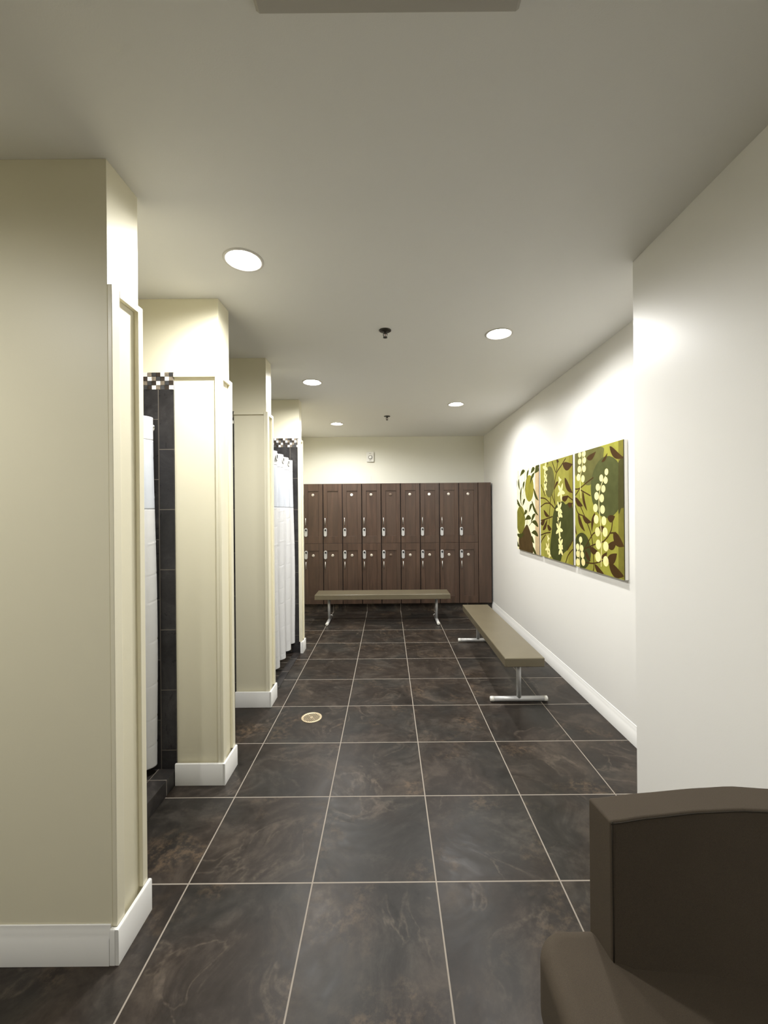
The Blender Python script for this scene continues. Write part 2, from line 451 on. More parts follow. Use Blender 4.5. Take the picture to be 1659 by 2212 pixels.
# ------------------------------------------------------------------ recessed lamps
def downlight(x, y, label, power=1.0):
    t = thing('recessed_light', label, 'ceiling light', (x, y, CEIL), 0, 'recessed ceiling lights')
    bb = BM(); lathe(bb, [(0.0775, 0.0), (0.080, -0.0045), (0.088, -0.005), (0.0925, -0.0025), (0.093, 0.0), ], close=False, n=40)
    link('trim_ring', bb, MAT['trim'], t, True)
    bb = BM(); lathe(bb, [(0.0785, -0.001), (0.072, 0.010), (0.066, 0.024), (0.0655, 0.026)], close=False, n=40)
    link('reflector', bb, MAT['reflector'], t, True)
    bb = BM(); lathe(bb, [(0.0656, 0.026), (0.0656, 0.020), (0.055, 0.0155), (0.03, 0.013), (0.004, 0.0125)], n=40)
    link('lens', bb, MAT['lens'], t, True)
    ld = bpy.data.lights.new('bulb', 'SPOT'); ld.energy = LAMP_W * power; ld.color = LAMP_COL
    ld.shadow_soft_size = 0.055; ld.spot_size = math.radians(SPOT_DEG); ld.spot_blend = SPOT_BLEND
    lo = bpy.data.objects.new('bulb', ld); COL.objects.link(lo); lo.parent = t; lo.location = (0, 0, -0.004)
    return t
SPOT_DEG, SPOT_BLEND = 174, 0.65
LAB = ['nearest lit recessed ceiling light, beside the first shower at left', 'lit recessed ceiling light nearest the right-hand wall corner',
       'lit recessed ceiling light above the curtained second shower at left', 'lit recessed ceiling light over the long right bench',
       'smallest farthest lit recessed ceiling light, near the lockers']
for (x, y), l in zip(LAMPS, LAB): downlight(x, y, l)
for (x, y), l, p in zip(FILL_LAMPS, ('added unseen fill light at left, brightening the first wing wall', 'added unseen fill light behind the camera, brightening the lower walls'), FILL_POWER): downlight(x, y, l, p)

# ------------------------------------------------------------------ lockers
LY = 6.070                 # plane of the doors
PITCH = 0.2868; LX0 = -1.2415
KICK, LTOP, MID = 0.122, 1.900, 1.017
def rounded(cx, cz, w, h, r, n=6):
    pts = []
    for sx, sz, a0 in ((1, 1, 0), (-1, 1, 90), (-1, -1, 180), (1, -1, 270)):
        for k in range(n + 1):
            a = math.radians(a0 + 90 * k / n); pts.append((cx + sx * (w / 2 - r) + r * math.cos(a), cz + sz * (h / 2 - r) + r * math.sin(a)))
    return pts
def door(parent, z0, z1, upper, disc_mat):
    w = PITCH - 0.013
    x0, x1 = 0.0065, 0.0065 + w
    sl, sr = 0.058, 0.058; rt = 0.108 if upper else 0.105; rb = 0.106
    bb = BM()
    box(bb, x0, x0 + sl, 0, .02, z0, z1); box(bb, x1 - sr, x1, 0, .02, z0, z1)
    box(bb, x0 + sl, x1 - sr, 0, .02, z1 - rt, z1); box(bb, x0 + sl, x1 - sr, 0, .02, z0, z0 + rb)
    d = link('door', bb, MAT['wood'], parent, bevel=0.0015, segs=1)
    bb = BM(); box(bb, x0 + sl, x1 - sr, .010, .017, z0 + rb, z1 - rt)
    link('panel', bb, MAT['wood'], d)
    xh = 0.033
    zc = 1.342 if upper else 0.697
    bb = BM(); tube(bb, [(xh, 0.002, zc + .044), (xh, -.022, zc + .046), (xh, -.024, zc + .05)], .004, 8)
    tube(bb, [(xh, 0.002, zc - .044), (xh, -.022, zc - .046), (xh, -.024, zc - .05)], .004, 8)
    tube(bb, [(xh, -.025, zc + .053), (xh, -.025, zc - .053)], .0048, 10)
    link('handle', bb, MAT['steel'], d, True)
    zk = 1.182 if upper else 0.850
    bb = BM(); prism(bb, rounded(xh, zk, .044, .126, .0215), -.014, .001, 'xz')
    lk = link('lock', bb, MAT['alu'], d, bevel=0.003)
    bb = BM(); lathe(bb, [(.0135, -.013), (.0135, -.022), (.011, -.0245)], (xh + .002, 0, zk + .036), 'y', 16)
    box(bb, xh + .006, xh + .0125, -.020, -.0135, zk + .016, zk + .030)
    link('lock_knob', bb, MAT['black'], d, True)
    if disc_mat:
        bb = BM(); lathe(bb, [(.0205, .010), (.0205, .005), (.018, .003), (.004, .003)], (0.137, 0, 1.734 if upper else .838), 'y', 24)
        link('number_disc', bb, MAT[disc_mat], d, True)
    return d
def locker(i, label, upper_disc, lower_disc):
    t = thing('locker', label, 'locker', (LX0 + i * PITCH, LY, 0), 0, 'wooden lockers on the back wall')
    bb = BM(); box(bb, 0.0008, PITCH - 0.0008, 0.021, YB - LY - .003, KICK, LTOP); link('cabinet', bb, MAT['carcass'], t)
    door(t, MID + .0015, LTOP - .001, True, upper_disc); door(t, KICK, MID - .0015, False, lower_disc)
    return t
LL = ['dark wooden two-door locker at the far left end, beside the cream wing wall', 'second wooden locker from the left, its upper door lacking a number disc',
      'third wooden locker from the left, its upper disc painted white as a lamp glint', 'fourth wooden locker from the left, right of a glint-disc one',
      'fifth wooden locker, the middle one, its discs painted dark as dim reflections', 'sixth wooden locker from the left, just left of a glint-disc one',
      'seventh wooden locker from the left, the right-hand one with a painted glint disc', 'eighth wooden locker from the left, behind the bench\'s right end',
      'ninth wooden locker, the rightmost one, beside the plain end panel']
MAT['dark_reflect_disc'] = plain('nickel_dark_reflection', (0.16, 0.115, 0.085), 0.4, 0.5)  # darker copy of the disc metal, a dim reflection put into the colour
UD = ['disc', None, 'glint_lens_white', 'disc', 'dark_reflect_disc', 'disc', 'glint_lens_white', 'disc', 'disc']
LD = ['disc', 'disc', 'disc', 'disc', 'dark_reflect_disc', 'disc', 'disc', 'disc', 'disc']
for i in range(9): locker(i, LL[i], UD[i], LD[i])
xe = LX0 + 9 * PITCH
bb = BM(); box(bb, xe + .001, 1.5275, LY + .001, YB - .003, KICK, LTOP)
tag(link('end_panel', bb, MAT['wood'], bevel=0.0015, segs=1), 'plain dark wooden end panel between the lockers and the right wall', 'panel')
facing('trim_12', LX0 - .1, XR - .001, LY + .052, LY + .07, 0, KICK, slate('slate_kick_tile', 0, 2, 0.4995, 0.4995, GX0, -0.35, 0.005))

# ------------------------------------------------------------------ benches
def bench(label, x, y, rotz, length, width, feet, z_top=0.392, th=0.068):
    """long axis along local X, centred; feet: positions along it"""
    t = thing('bench', label, 'bench', (x, y, 0), rotz, 'locker room benches')
    bb = BM(); box(bb, -length / 2, length / 2, -width / 2, width / 2, z_top - th, z_top)
    link('seat', bb, MAT['bench'], t, bevel=0.007, segs=3)
    for fx in feet:
        bb = BM(); tube(bb, [(fx, 0, .03), (fx, 0, z_top - th)], .0185, 20)
        lg = link('leg', bb, MAT['alu'], t, True)
        bb = BM(); box(bb, fx - .045, fx + .045, -.06, .06, z_top - th - .006, z_top - th); link('mounting_plate', bb, MAT['alu'], lg)
        bb = BM(); tube(bb, [(fx, -.205, .0205), (fx, .205, .0205)], .0200, 20)
        ft = link('foot', bb, MAT['alu'], t, True)
        for s in (-1, 1):
            bb = BM(); lathe(bb, [(.0155, s * .224), (.0195, s * .221), (.0205, s * .214), (.0205, s * .195)], (fx, 0, .0207), 'y', 20)
            link('foot_cap', bb, MAT['plastic'], ft, True)
    return t
bench('long taupe bench running along the right wall, below the green paintings', 1.012, (3.055 + 4.795) / 2, PI / 2, 1.74, 0.297, (-.715, .74))
bench('taupe bench standing crosswise in front of the wooden lockers', -0.077, 5.568, 0, 1.790, 0.318, (-.727, .727))

# ------------------------------------------------------------------ wall art
PAL = dict(cream=(0.92, 0.87, 0.58), tan=(0.55, 0.42, 0.24), olive=(0.26, 0.24, 0.035), olive2=(0.19, 0.18, 0.03), umber=(0.075, 0.048, 0.018),
           dkgreen=(0.055, 0.06, 0.012), bg2=(0.33, 0.31, 0.06), olive3=(0.27, 0.24, 0.035), mosslight=(0.135, 0.13, 0.04), moss=(0.060, 0.066, 0.018),
           brown=(0.066, 0.034, 0.010), shade=(0.072, 0.066, 0.020), pale=(0.94, 0.82, 0.38), bg3=(0.32, 0.31, 0.05), stripe=(0.19, 0.17, 0.03), sage=(0.085, 0.092, 0.03))
PM = {k: plain('paint_' + k, tuple(min(0.8, 0.85 * c) for c in v), 0.7, spec=0.06, var=0.10, vscale=14) for k, v in PAL.items()}
def clip(poly, w, h):
    for ax, lim, sgn in ((0, 0, 1), (0, w, -1), (1, 0, 1), (1, h, -1)):
        out = []
        for i in range(len(poly)):
            p, q = poly[i - 1], poly[i]; a, c = sgn * (p[ax] - lim), sgn * (q[ax] - lim)
            if (a >= 0) != (c >= 0):
                f = a / (a - c); out.append((p[0] + (q[0] - p[0]) * f, p[1] + (q[1] - p[1]) * f))
            if c >= 0: out.append(q)
        poly = out
        if not poly: break
    return poly
def smooth_line(pts, n=8):
    out = []
    for i in range(len(pts) - 1):
        p0, p1, p2, p3 = pts[max(i - 1, 0)], pts[i], pts[i + 1], pts[min(i + 2, len(pts) - 1)]
        for k in range(n):
            t = k / n
            out.append(tuple(0.5 * (2 * p1[j] + (p2[j] - p0[j]) * t + (2 * p0[j] - 5 * p1[j] + 4 * p2[j] - p3[j]) * t * t + (3 * p1[j] - p0[j] - 3 * p2[j] + p3[j]) * t ** 3) for j in (0, 1)))
    out.append(pts[-1]); return out
def shape_polys(it):
    k = it[0]
    if k == 'poly':
        p = it[2]
        return [p if len(p) == 4 else smooth_line(p + [p[0]], 5)[:-1]]
    if k == 'ell':
        a, c, ra, rb = it[2]; return [[(a + ra * math.cos(2 * PI * q / 28), c + rb * math.sin(2 * PI * q / 28)) for q in range(28)]]
    if k == 'leaf':
        (a0, b0), (a1, b1) = it[2]; w = it[3]; L = math.hypot(a1 - a0, b1 - b0) or 1e-6
        ux, uy = (a1 - a0) / L, (b1 - b0) / L; up_, dn = [], []
        w = min(w, L * 0.55)
        for q in range(13):
            t = q / 12; hw = w * 0.5 * (math.sin(PI * t ** 0.8) ** 0.9); bend = 0.10 * L * math.sin(PI * t)
            x, y = a0 + ux * t * L - uy * bend, b0 + uy * t * L + ux * bend
            up_.append((x - uy * hw, y + ux * hw)); dn.append((x + uy * hw, y - ux * hw))
        return [up_ + dn[-2:0:-1]]
    if k == 'stem':
        p = smooth_line(it[2]); w = it[3] / 2; up_, dn = [], []
        for i in range(len(p)):
            a, c = p[max(i - 1, 0)], p[min(i + 1, len(p) - 1)]; L = math.hypot(c[0] - a[0], c[1] - a[1]) or 1e-6
            nx, ny = -(c[1] - a[1]) / L, (c[0] - a[0]) / L
            up_.append((p[i][0] + nx * w, p[i][1] + ny * w)); dn.append((p[i][0] - nx * w, p[i][1] - ny * w))
        return [[up_[i], up_[i + 1], dn[i + 1], dn[i]] for i in range(len(p) - 1)]
    if k == 'flower':
        (a, c), r, n, rot = it[2:6]; pts = []
        for q in range(n * 8):
            th = 2 * PI * q / (n * 8); ph = abs((th * n / (2 * PI) + .5) % 1 - .5) * 2; f = 0.30 + 0.70 * (1 - ph) ** 1.1
            pts.append((a + r * f * math.cos(th + rot), c + r * f * math.sin(th + rot)))
        return [pts]
LEVEL = dict(pale=4, brown=3, dkgreen=3)
def painting(label, yfar, ynear, ztop, zbot, bg, items):
    K = 1.525 / 1.505; yfar, ynear, ztop, zbot = yfar * K, ynear * K, 1.5 + (ztop - 1.5) * K, 1.5 + (zbot - 1.5) * K
    w, h = yfar - ynear, ztop - zbot; XF = 1.525
    t = thing('painting', label, 'painting', (XR, (yfar + ynear) / 2, zbot), 0, 'three botanical canvases on the right wall')
    keys = list(PM); mats = [PM[k] for k in keys] + [MAT['canvas_edge']]
    bb = BM(); yl = (yfar - ynear) / 2
    box(bb, XF - XR + .005, -.0015, -yl, yl, 0, h)
    link('canvas_wrap', bb, MAT['canvas_white'], t, bevel=0.002)
    bb = BM(); box(bb, XF - XR, XF - XR + .0049, -yl, yl, 0, h, len(keys))
    def put(poly, mi, x):
        poly = clip(poly, w, h)
        if len(poly) < 3: return
        vs = [bb.verts.new((x, yl - a, h - c)) for a, c in poly]
        es = [bb.edges.new((vs[i], vs[(i + 1) % len(vs)])) for i in range(len(vs))]
        r = bmesh.ops.triangle_fill(bb, edges=es, use_beauty=True)
        for f in r['geom']:
            if isinstance(f, bmesh.types.BMFace):
                f.material_index = mi
                f.normal_update()
                if f.normal.x > 0: f.normal_flip()
    put([(0, 0), (w, 0), (w, h), (0, h)], keys.index(bg), XF - XR - .0004)
    for i, it in enumerate(items):
        lv = LEVEL.get(it[1], 1)
        for poly in shape_polys(it): put([(a * K, c * K) for a, c in poly], keys.index(it[1]), XF - XR - .0006 - lv * .00012 - (i % 40) * .000002)
    me = bpy.data.meshes.new('painted_face'); bb.to_mesh(me); bb.free()
    for m in mats: me.materials.append(m)
    o = bpy.data.objects.new('painted_face', me); COL.objects.link(o); o.parent = t
    return t
ART_FAR = [
  ('poly','tan',[(.592,-.023),(.728,-.008),(.706,.922),(.576,.910)]),
  ('ell','olive',(.412,.220,.132,.141)),
  ('ell','olive2',(.123,.563,.150,.160)),
  ('poly','umber',[(.059,.901),(.060,.756),(.174,.702),(.315,.609),(.397,.646),(.489,.762),(.485,.909)]),
  ('leaf','dkgreen',[(.583,.024),(.459,.066)],.050),
  ('leaf','dkgreen',[(.280,.021),(.110,.070)],.050),
  ('leaf','dkgreen',[(.574,.071),(.433,.180)],.045),
  ('leaf','dkgreen',[(.702,.010),(.590,.038)],.050),
  ('leaf','dkgreen',[(.705,.047),(.567,.076)],.050),
  ('leaf','dkgreen',[(.541,.224),(.685,.357)],.045),
  ('leaf','dkgreen',[(.484,.347),(.676,.506)],.045),
  ('leaf','dkgreen',[(.501,.385),(.401,.476)],.045),
  ('leaf','dkgreen',[(.590,.488),(.454,.591)],.045),
  ('leaf','dkgreen',[(.671,.618),(.478,.576)],.050),
  ('leaf','dkgreen',[(.666,.712),(.467,.689)],.050),
  ('leaf','dkgreen',[(.467,.538),(.266,.560)],.050),
  ('leaf','dkgreen',[(.344,.462),(.241,.505)],.050),
  ('leaf','dkgreen',[(.475,.719),(.552,.792)],.045),
  ('leaf','dkgreen',[(.503,.831),(.614,.896)],.045),
  ('leaf','dkgreen',[(.165,.186),(.138,.397)],.045),
  ('leaf','dkgreen',[(.063,.091),(.100,.224)],.045),
  ('leaf','dkgreen',[(.263,.135),(.208,.224)],.045),
  ('leaf','dkgreen',[(.400,.022),(.336,.123)],.045),
  ('leaf','dkgreen',[(.279,.330),(.197,.405)],.045),
  ('leaf','dkgreen',[(-.005,.323),(.143,.409)],.045),
  ('leaf','dkgreen',[(-.016,.731),(.245,.701)],.050),
  ('leaf','dkgreen',[(-.018,.810),(.064,.870)],.045),
  ('leaf','dkgreen',[(.005,.104),(.003,.189)],.045),
  ('stem','dkgreen',[(.056,.000),(.122,.308),(.173,.409)],.006),
  ('stem','dkgreen',[(.289,.005),(.259,.169),(.156,.398)],.006),
  ('stem','dkgreen',[(.410,.006),(.274,.227),(.246,.341)],.006),
  ('stem','dkgreen',[(.568,.033),(.559,.080),(.503,.184)],.006),
  ('stem','dkgreen',[(-.002,.365),(.267,.531),(.332,.626)],.006),
  ('stem','dkgreen',[(.370,.428),(.341,.603)],.006),
  ('stem','dkgreen',[(.398,.618),(.494,.576),(.584,.579)],.006),
]
ART_MID = [
  ('poly','olive3',[(.637,-.004),(.732,.009),(.714,.921),(.618,.917)]),
  ('ell','mosslight',(.222,.189,.117,.145)),
  ('poly','moss',[(.291,.513),(.351,.423),(.442,.382),(.517,.379),(.568,.403),(.639,.391),(.700,.438),(.702,.676),(.621,.769),(.497,.834),(.453,.894),(.341,.908),(.235,.858),(.238,.746),(.270,.648)]),
  ('stem','brown',[(.000,.332),(.134,.346),(.328,.432)],.011),
  ('stem','brown',[(-.002,.420),(.120,.387),(.245,.393),(.340,.437)],.011),
  ('stem','brown',[(.576,.015),(.492,.063),(.380,.130),(.332,.267),(.352,.409)],.011),
  ('stem','brown',[(.290,.007),(.369,.115)],.011),
  ('stem','brown',[(.422,.013),(.381,.120)],.011),
  ('stem','brown',[(.253,.330),(.218,.504),(.210,.587)],.011),
  ('stem','brown',[(-.005,.554),(.129,.536),(.291,.509)],.011),
  ('stem','brown',[(-.008,.698),(.126,.670),(.240,.657)],.011),
  ('stem','brown',[(-.003,.775),(.046,.731),(.126,.685)],.011),
  ('stem','brown',[(.701,.370),(.600,.331)],.011),
  ('stem','brown',[(.558,.899),(.610,.827),(.698,.770)],.011),
  ('stem','brown',[(.017,.200),(.121,.316)],.011),
  ('stem','brown',[(.278,.307),(.352,.404)],.011),
  ('stem','brown',[(.591,.789),(.700,.694)],.011),
  ('leaf','brown',[(.513,.056),(.705,.078)],.070),
  ('leaf','brown',[(.553,.176),(.704,.313)],.060),
  ('leaf','brown',[(.491,.349),(.625,.332)],.050),
  ('leaf','brown',[(.079,.451),(.218,.509)],.040),
  ('leaf','brown',[(-.003,.585),(.116,.536)],.050),
  ('leaf','brown',[(.048,.644),(.168,.535)],.045),
  ('leaf','brown',[(.164,.594),(.267,.626)],.050),
  ('leaf','brown',[(.609,.403),(.701,.392)],.060),
  ('leaf','brown',[(.192,.000),(.185,.029)],.040),
  ('leaf','brown',[(.389,.005),(.439,.025)],.040),
  ('leaf','brown',[(.424,.198),(.337,.267)],.030),
  ('flower','pale',(.127,.052),0.066,4,.300),
  ('flower','pale',(.134,.150),0.053,4,.750),
  ('flower','pale',(.127,.229),0.053,4,.750),
  ('flower','pale',(.452,.188),0.038,3,2.100),
  ('flower','pale',(.476,.292),0.085,5,.200),
  ('flower','pale',(.435,.440),0.076,5,.500),
  ('flower','pale',(.467,.492),0.043,3,.500),
  ('flower','pale',(.432,.621),0.081,5,.100),
  ('flower','pale',(.462,.747),0.064,4,.750),
  ('flower','pale',(.461,.797),0.064,4,.750),
  ('flower','pale',(.168,.811),0.064,5,.300),
  ('flower','pale',(.186,.716),0.034,3,2.100),
  ('flower','pale',(.211,.865),0.043,4,.300),
  ('flower','pale',(.411,.530),0.024,3,2.100),
  ('flower','pale',(.444,.689),0.029,3,2.100),
  ('flower','pale',(.126,.107),0.021,3,2.100),
  ('stem','pale',[(.132,.237),(.128,.301)],.006),
  ('stem','pale',[(.486,.347),(.469,.397)],.006),
  ('stem','pale',[(.424,.474),(.413,.590)],.006),
  ('stem','pale',[(.187,.681),(.187,.789)],.006),
  ('stem','pale',[(.445,.675),(.454,.730)],.006),
]
ART_NEAR = [
  ('poly','stripe',[(.624,.001),(.699,.004),(.685,.895),(.611,.889)]),
  ('poly','mosslight',[(.009,-.010),(.404,.005),(.438,.066),(.402,.133),(.298,.191),(.265,.259),(.175,.258),(.093,.196),(.006,.166)]),
  ('ell','sage',(.470,.293,.214,.213)),
  ('poly','shade',[(.622,.139),(.690,.123),(.686,.407),(.651,.439),(.617,.458)]),
  ('ell','moss',(.113,.765,.138,.139)),
  ('stem','brown',[(.004,.283),(.079,.281),(.210,.239),(.298,.213)],.010),
  ('stem','brown',[(.079,.287),(.003,.336)],.010),
  ('stem','brown',[(.091,.293),(.252,.345)],.010),
  ('stem','brown',[(.001,.412),(.051,.476),(.130,.493)],.010),
  ('stem','brown',[(.089,.419),(.193,.542),(.268,.664),(.292,.849),(.281,.899)],.010),
  ('stem','brown',[(.143,.757),(.269,.637),(.323,.612)],.010),
  ('stem','brown',[(.143,.751),(.321,.697),(.432,.668),(.527,.591),(.547,.497)],.010),
  ('stem','brown',[(.164,.850),(.298,.839),(.430,.801)],.010),
  ('stem','brown',[(.518,.607),(.589,.600)],.010),
  ('leaf','brown',[(.518,.020),(.685,.119)],.050),
  ('leaf','brown',[(.131,.301),(.201,.459)],.035),
  ('leaf','brown',[(.003,.350),(.132,.419)],.050),
  ('leaf','brown',[(.051,.476),(.163,.615)],.045),
  ('leaf','brown',[(.121,.493),(.262,.540)],.045),
  ('leaf','brown',[(-.010,.553),(.029,.651)],.030),
  ('leaf','brown',[(.317,.469),(.267,.615)],.035),
  ('leaf','brown',[(.554,.600),(.680,.684)],.075),
  ('leaf','brown',[(.480,.704),(.599,.650)],.055),
  ('leaf','brown',[(.399,.789),(.476,.740)],.040),
  ('leaf','brown',[(.476,.795),(.598,.737)],.070),
  ('leaf','brown',[(.496,.815),(.676,.874)],.075),
  ('leaf','brown',[(.301,.846),(.431,.895)],.045),
  ('leaf','brown',[(.232,.732),(.353,.747)],.050),
  ('leaf','brown',[(.370,.576),(.455,.575)],.050),
  ('leaf','brown',[(.164,.760),(.246,.831)],.040),
  ('leaf','brown',[(.412,.114),(.492,.061)],.025),
  ('leaf','brown',[(.196,.061),(.338,.029)],.045),
  ('leaf','brown',[(.483,.508),(.578,.492)],.050),
  ('ell','pale',(.087,.019,.026,.022)),
  ('ell','pale',(.158,.021,.025,.023)),
  ('ell','pale',(.085,.072,.028,.024)),
  ('ell','pale',(.162,.071,.027,.024)),
  ('ell','pale',(.079,.131,.030,.026)),
  ('ell','pale',(.156,.135,.029,.026)),
  ('ell','pale',(.062,.194,.031,.028)),
  ('ell','pale',(.135,.210,.030,.028)),
  ('ell','pale',(.476,.189,.024,.023)),
  ('ell','pale',(.407,.226,.026,.025)),
  ('ell','pale',(.465,.246,.026,.024)),
  ('ell','pale',(.359,.288,.029,.026)),
  ('ell','pale',(.433,.303,.028,.026)),
  ('ell','pale',(.340,.350,.031,.029)),
  ('ell','pale',(.411,.368,.030,.029)),
  ('ell','pale',(.323,.436,.033,.030)),
  ('ell','pale',(.420,.447,.032,.030)),
  ('ell','pale',(.332,.518,.034,.032)),
  ('ell','pale',(.437,.526,.032,.032)),
  ('ell','pale',(.350,.607,.035,.033)),
  ('ell','pale',(.452,.604,.033,.033)),
  ('ell','pale',(.359,.697,.036,.035)),
  ('ell','pale',(.460,.702,.035,.034)),
  ('ell','pale',(.353,.786,.038,.037)),
  ('ell','pale',(.458,.805,.036,.036)),
  ('ell','pale',(.090,.682,.027,.025)),
  ('ell','pale',(.039,.743,.028,.027)),
  ('ell','pale',(.107,.747,.028,.026)),
  ('ell','pale',(.042,.798,.030,.027)),
  ('ell','pale',(.115,.797,.030,.027)),
  ('ell','pale',(.041,.862,.032,.029)),
  ('ell','pale',(.129,.852,.031,.029)),
  ('stem','pale',[(.127,-.002),(.125,.120),(.091,.202),(.102,.359)],.007),
  ('stem','pale',[(.464,.216),(.394,.293),(.372,.406),(.390,.536),(.403,.665),(.395,.851)],.007),
  ('stem','pale',[(.086,.705),(.070,.804),(.074,.895)],.007),
]

painting('farthest green painting, with cream ground and hanging pods', 4.772, 4.079, 1.940, 1.041, 'cream', ART_FAR)
painting('middle green painting, with pale star-shaped blossoms', 4.039, 3.338, 1.940, 1.041, 'bg2', ART_MID)
painting('nearest green painting, with strings of pale round beads', 3.296, 2.617, 1.940, 1.041, 'bg3', ART_NEAR)

# ------------------------------------------------------------------ shower curtains
def curtain(label, xc, y0, y1, z0, z1, nf, amp, rod, phase=0.0, seed=1):
    rnd = random.Random(seed)
    t = thing('shower_curtain', label, 'shower curtain', (xc, (y0 + y1) / 2, 0), 0, 'white shower curtains')
    yc = (y0 + y1) / 2
    creases = [z0 + .10] + [z0 + .10 + k * .195 + rnd.uniform(-.03, .03) for k in range(1, 9)]
    def X(y, z):
        s = (y - y0) / (y1 - y0); a = amp * (0.72 + 0.28 * (z1 - z) / (z1 - z0))
        f = math.sin(2 * PI * nf * s + phase)
        x = a * (abs(f) ** 0.75) * (1 if f > 0 else -1) + 0.006 * math.sin(3.1 * z + 5 * s)
        fold = int(2 * nf * s + phase / PI)
        for c in creases:
            cc = c + 0.035 * math.sin(fold * 2.3 + c * 9) + 0.02 * (s * 2 * nf - fold - .5)
            d = (z - cc) / 0.0045
            if abs(d) < 4: x += 0.0014 * math.exp(-d * d) * (1 if (fold + int(c * 10)) % 2 else -1)
        return x
    def sheet(name, za, zb, mat, nz):
        bb = BM(); ny = int(60 * nf); g = []
        for j in range(nz + 1):
            z = za + (zb - za) * j / nz
            g.append([bb.verts.new((X(y0 + (y1 - y0) * i / ny, z), y0 + (y1 - y0) * i / ny - yc, z)) for i in range(ny + 1)])
        for j in range(nz):
            for i in range(ny): bb.faces.new((g[j][i], g[j][i + 1], g[j + 1][i + 1], g[j + 1][i]))
        o = link(name, bb, mat, t, True)
        sd = o.modifiers.new('thickness', 'SOLIDIFY'); sd.thickness = 0.0016; sd.offset = 0
        return o
    zs0, zs1 = z1 - .50, z1 - .125
    sheet('cloth', z0, zs0, MAT['cloth'], 330)
    sheet('sheer_panel', zs0, zs1, MAT['sheer'], 40)
    sheet('header', zs1, z1, MAT['cloth'], 16)
    # flat split rings set into the header, one on each outward fold
    for k in range(int(nf)):
        s = (k + 0.25 - phase / (2 * PI)) / nf
        if s < 0: s += 1 / nf
        y = y0 + (y1 - y0) * s
        for yy in (y,):
            bb = BM(); x = X(yy, z1 - .05)
            lathe(bb, [(.034, x + .002), (.034, x + .005), (.021, x + .006), (.021, x + .002)], (0, yy - yc, z1 - .052), 'x', 24)
            r = link('ring', bb, MAT['plastic'], t, True)
            bb = BM(); lathe(bb, [(.0205, x + .0020), (.0205, x + .0035)], (0, yy - yc, z1 - .052), 'x', 24)
            link('rod_hole', bb, MAT['dark'], r)
    rt = thing('curtain_rod', rod, 'curtain rod', (xc, yc, z1 - .052), 0, 'shower curtain rods')
    return t, rt
def rod_parts(rt, ya, yb):
    yc = rt.location.y
    bb = BM(); tube(bb, [(-.018, ya - yc, 0), (-.018, yb - yc, 0)], .0125, 16); link('bar', bb, MAT['chrome'], rt, True)
    for yy, s in ((ya, 1), (yb, -1)):
        bb = BM(); lathe(bb, [(.030, yy - yc), (.030, yy - yc + s * .006), (.018, yy - yc + s * .016)], (-.018, 0, 0), 'y', 20); link('flange', bb, MAT['chrome'], rt, True)
_, r1 = curtain('white shower curtain in the first shower, nearest the camera', -1.29, 1.60, 2.245, 0.128, 2.016, 4, 0.028, 'chrome curtain rod across the first shower', 2.2, 3)
rod_parts(r1, 1.5535, 2.2675)
_, r2 = curtain('white shower curtain in the far shower, with ringed header', -1.015, 3.40, 4.335, 0.110, 2.035, 4, 0.036, 'chrome curtain rod across the far shower', 0.9, 5)
rod_parts(r2, 3.3165, 4.3465)

# ------------------------------------------------------------------ small fittings
def sprinkler(x, y, label):
    t = thing('sprinkler', label, 'sprinkler', (x, y, CEIL), 0, 'fire sprinklers')
    bb = BM(); lathe(bb, [(.040, 0.001), (.0405, -.003), (.034, -.007), (.022, -.006), (.010, -.010)], n=28, close=False)
    link('escutcheon', bb, MAT['black'] if False else MAT['sprk'], t, True)
    bb = BM(); tube(bb, [(0, 0, -.004), (0, 0, -.022)], .0085, 12)
    for s in (-1, 1): tube(bb, [(s * .008, 0, -.018), (s * .0125, 0, -.028), (s * .010, 0, -.040), (s * .002, 0, -.046)], .0026, 8)
    link('sprinkler_frame', bb, MAT['sprk'], t, True)
    bb = BM(); tube(bb, [(0, 0, -.022), (0, 0, -.044)], .0022, 8); link('bulb_glass', bb, MAT['redglass'], t, True)
    bb = BM(); lathe(bb, [(.004, -.044), (.0135, -.046), (.0145, -.049), (.003, -.0495)], n=20); link('deflector', bb, MAT['sprk'], t, True)
    return t
MAT['sprk'] = plain('dark_bronze', (0.055, 0.05, 0.042), 0.4, 0.6)
MAT['redglass'] = plain('red_glass', (0.25, 0.03, 0.02), 0.1)
sprinkler(-0.006, 2.700, 'nearer dark fire sprinkler in the middle of the ceiling')
sprinkler(0.003, 5.165, 'farther, smaller-looking dark fire sprinkler, close to the lockers')

t = thing('fire_alarm_strobe', 'small white alarm strobe on the back wall above the lockers', 'fire alarm', (-0.272, YB, 2.357))
bb = BM(); prism(bb, rounded(0, 0, .122, .162, .018), -.034, 0, 'xz'); h = link('housing', bb, MAT['plastic'], t, bevel=0.006, segs=3)
bb = BM(); lathe(bb, [(.034, -.033), (.034, -.037), (.027, -.038), (.026, -.034)], (0.004, 0, -.008), 'y', 28, close=False); link('bezel', bb, plain('strobe_grey', (0.28, 0.27, 0.25), 0.4), h, True)
bb = BM(); lathe(bb, [(.0255, -.034), (.024, -.042), (.014, -.049), (.003, -.051)], (0.004, 0, -.008), 'y', 24); link('strobe_lens', bb, MAT['glint_lens_white'], h, True)
bb = BM()
for z in (.055, -.060): box(bb, -.016, .016, -.0352, -.033, z - .003, z + .003)
link('sound_slot', bb, plain('slot_grey', (0.3, 0.29, 0.27), 0.6), h)
t = thing('cover_plate', 'cream blank cover plate on the back wall just above the lockers', 'cover plate', (-0.297, YB, 1.985))
bb = BM(); prism(bb, rounded(0, 0, .075, .130, .006), -.006, 0, 'xz'); link('plate', bb, MAT['backwall'], t, bevel=0.002)
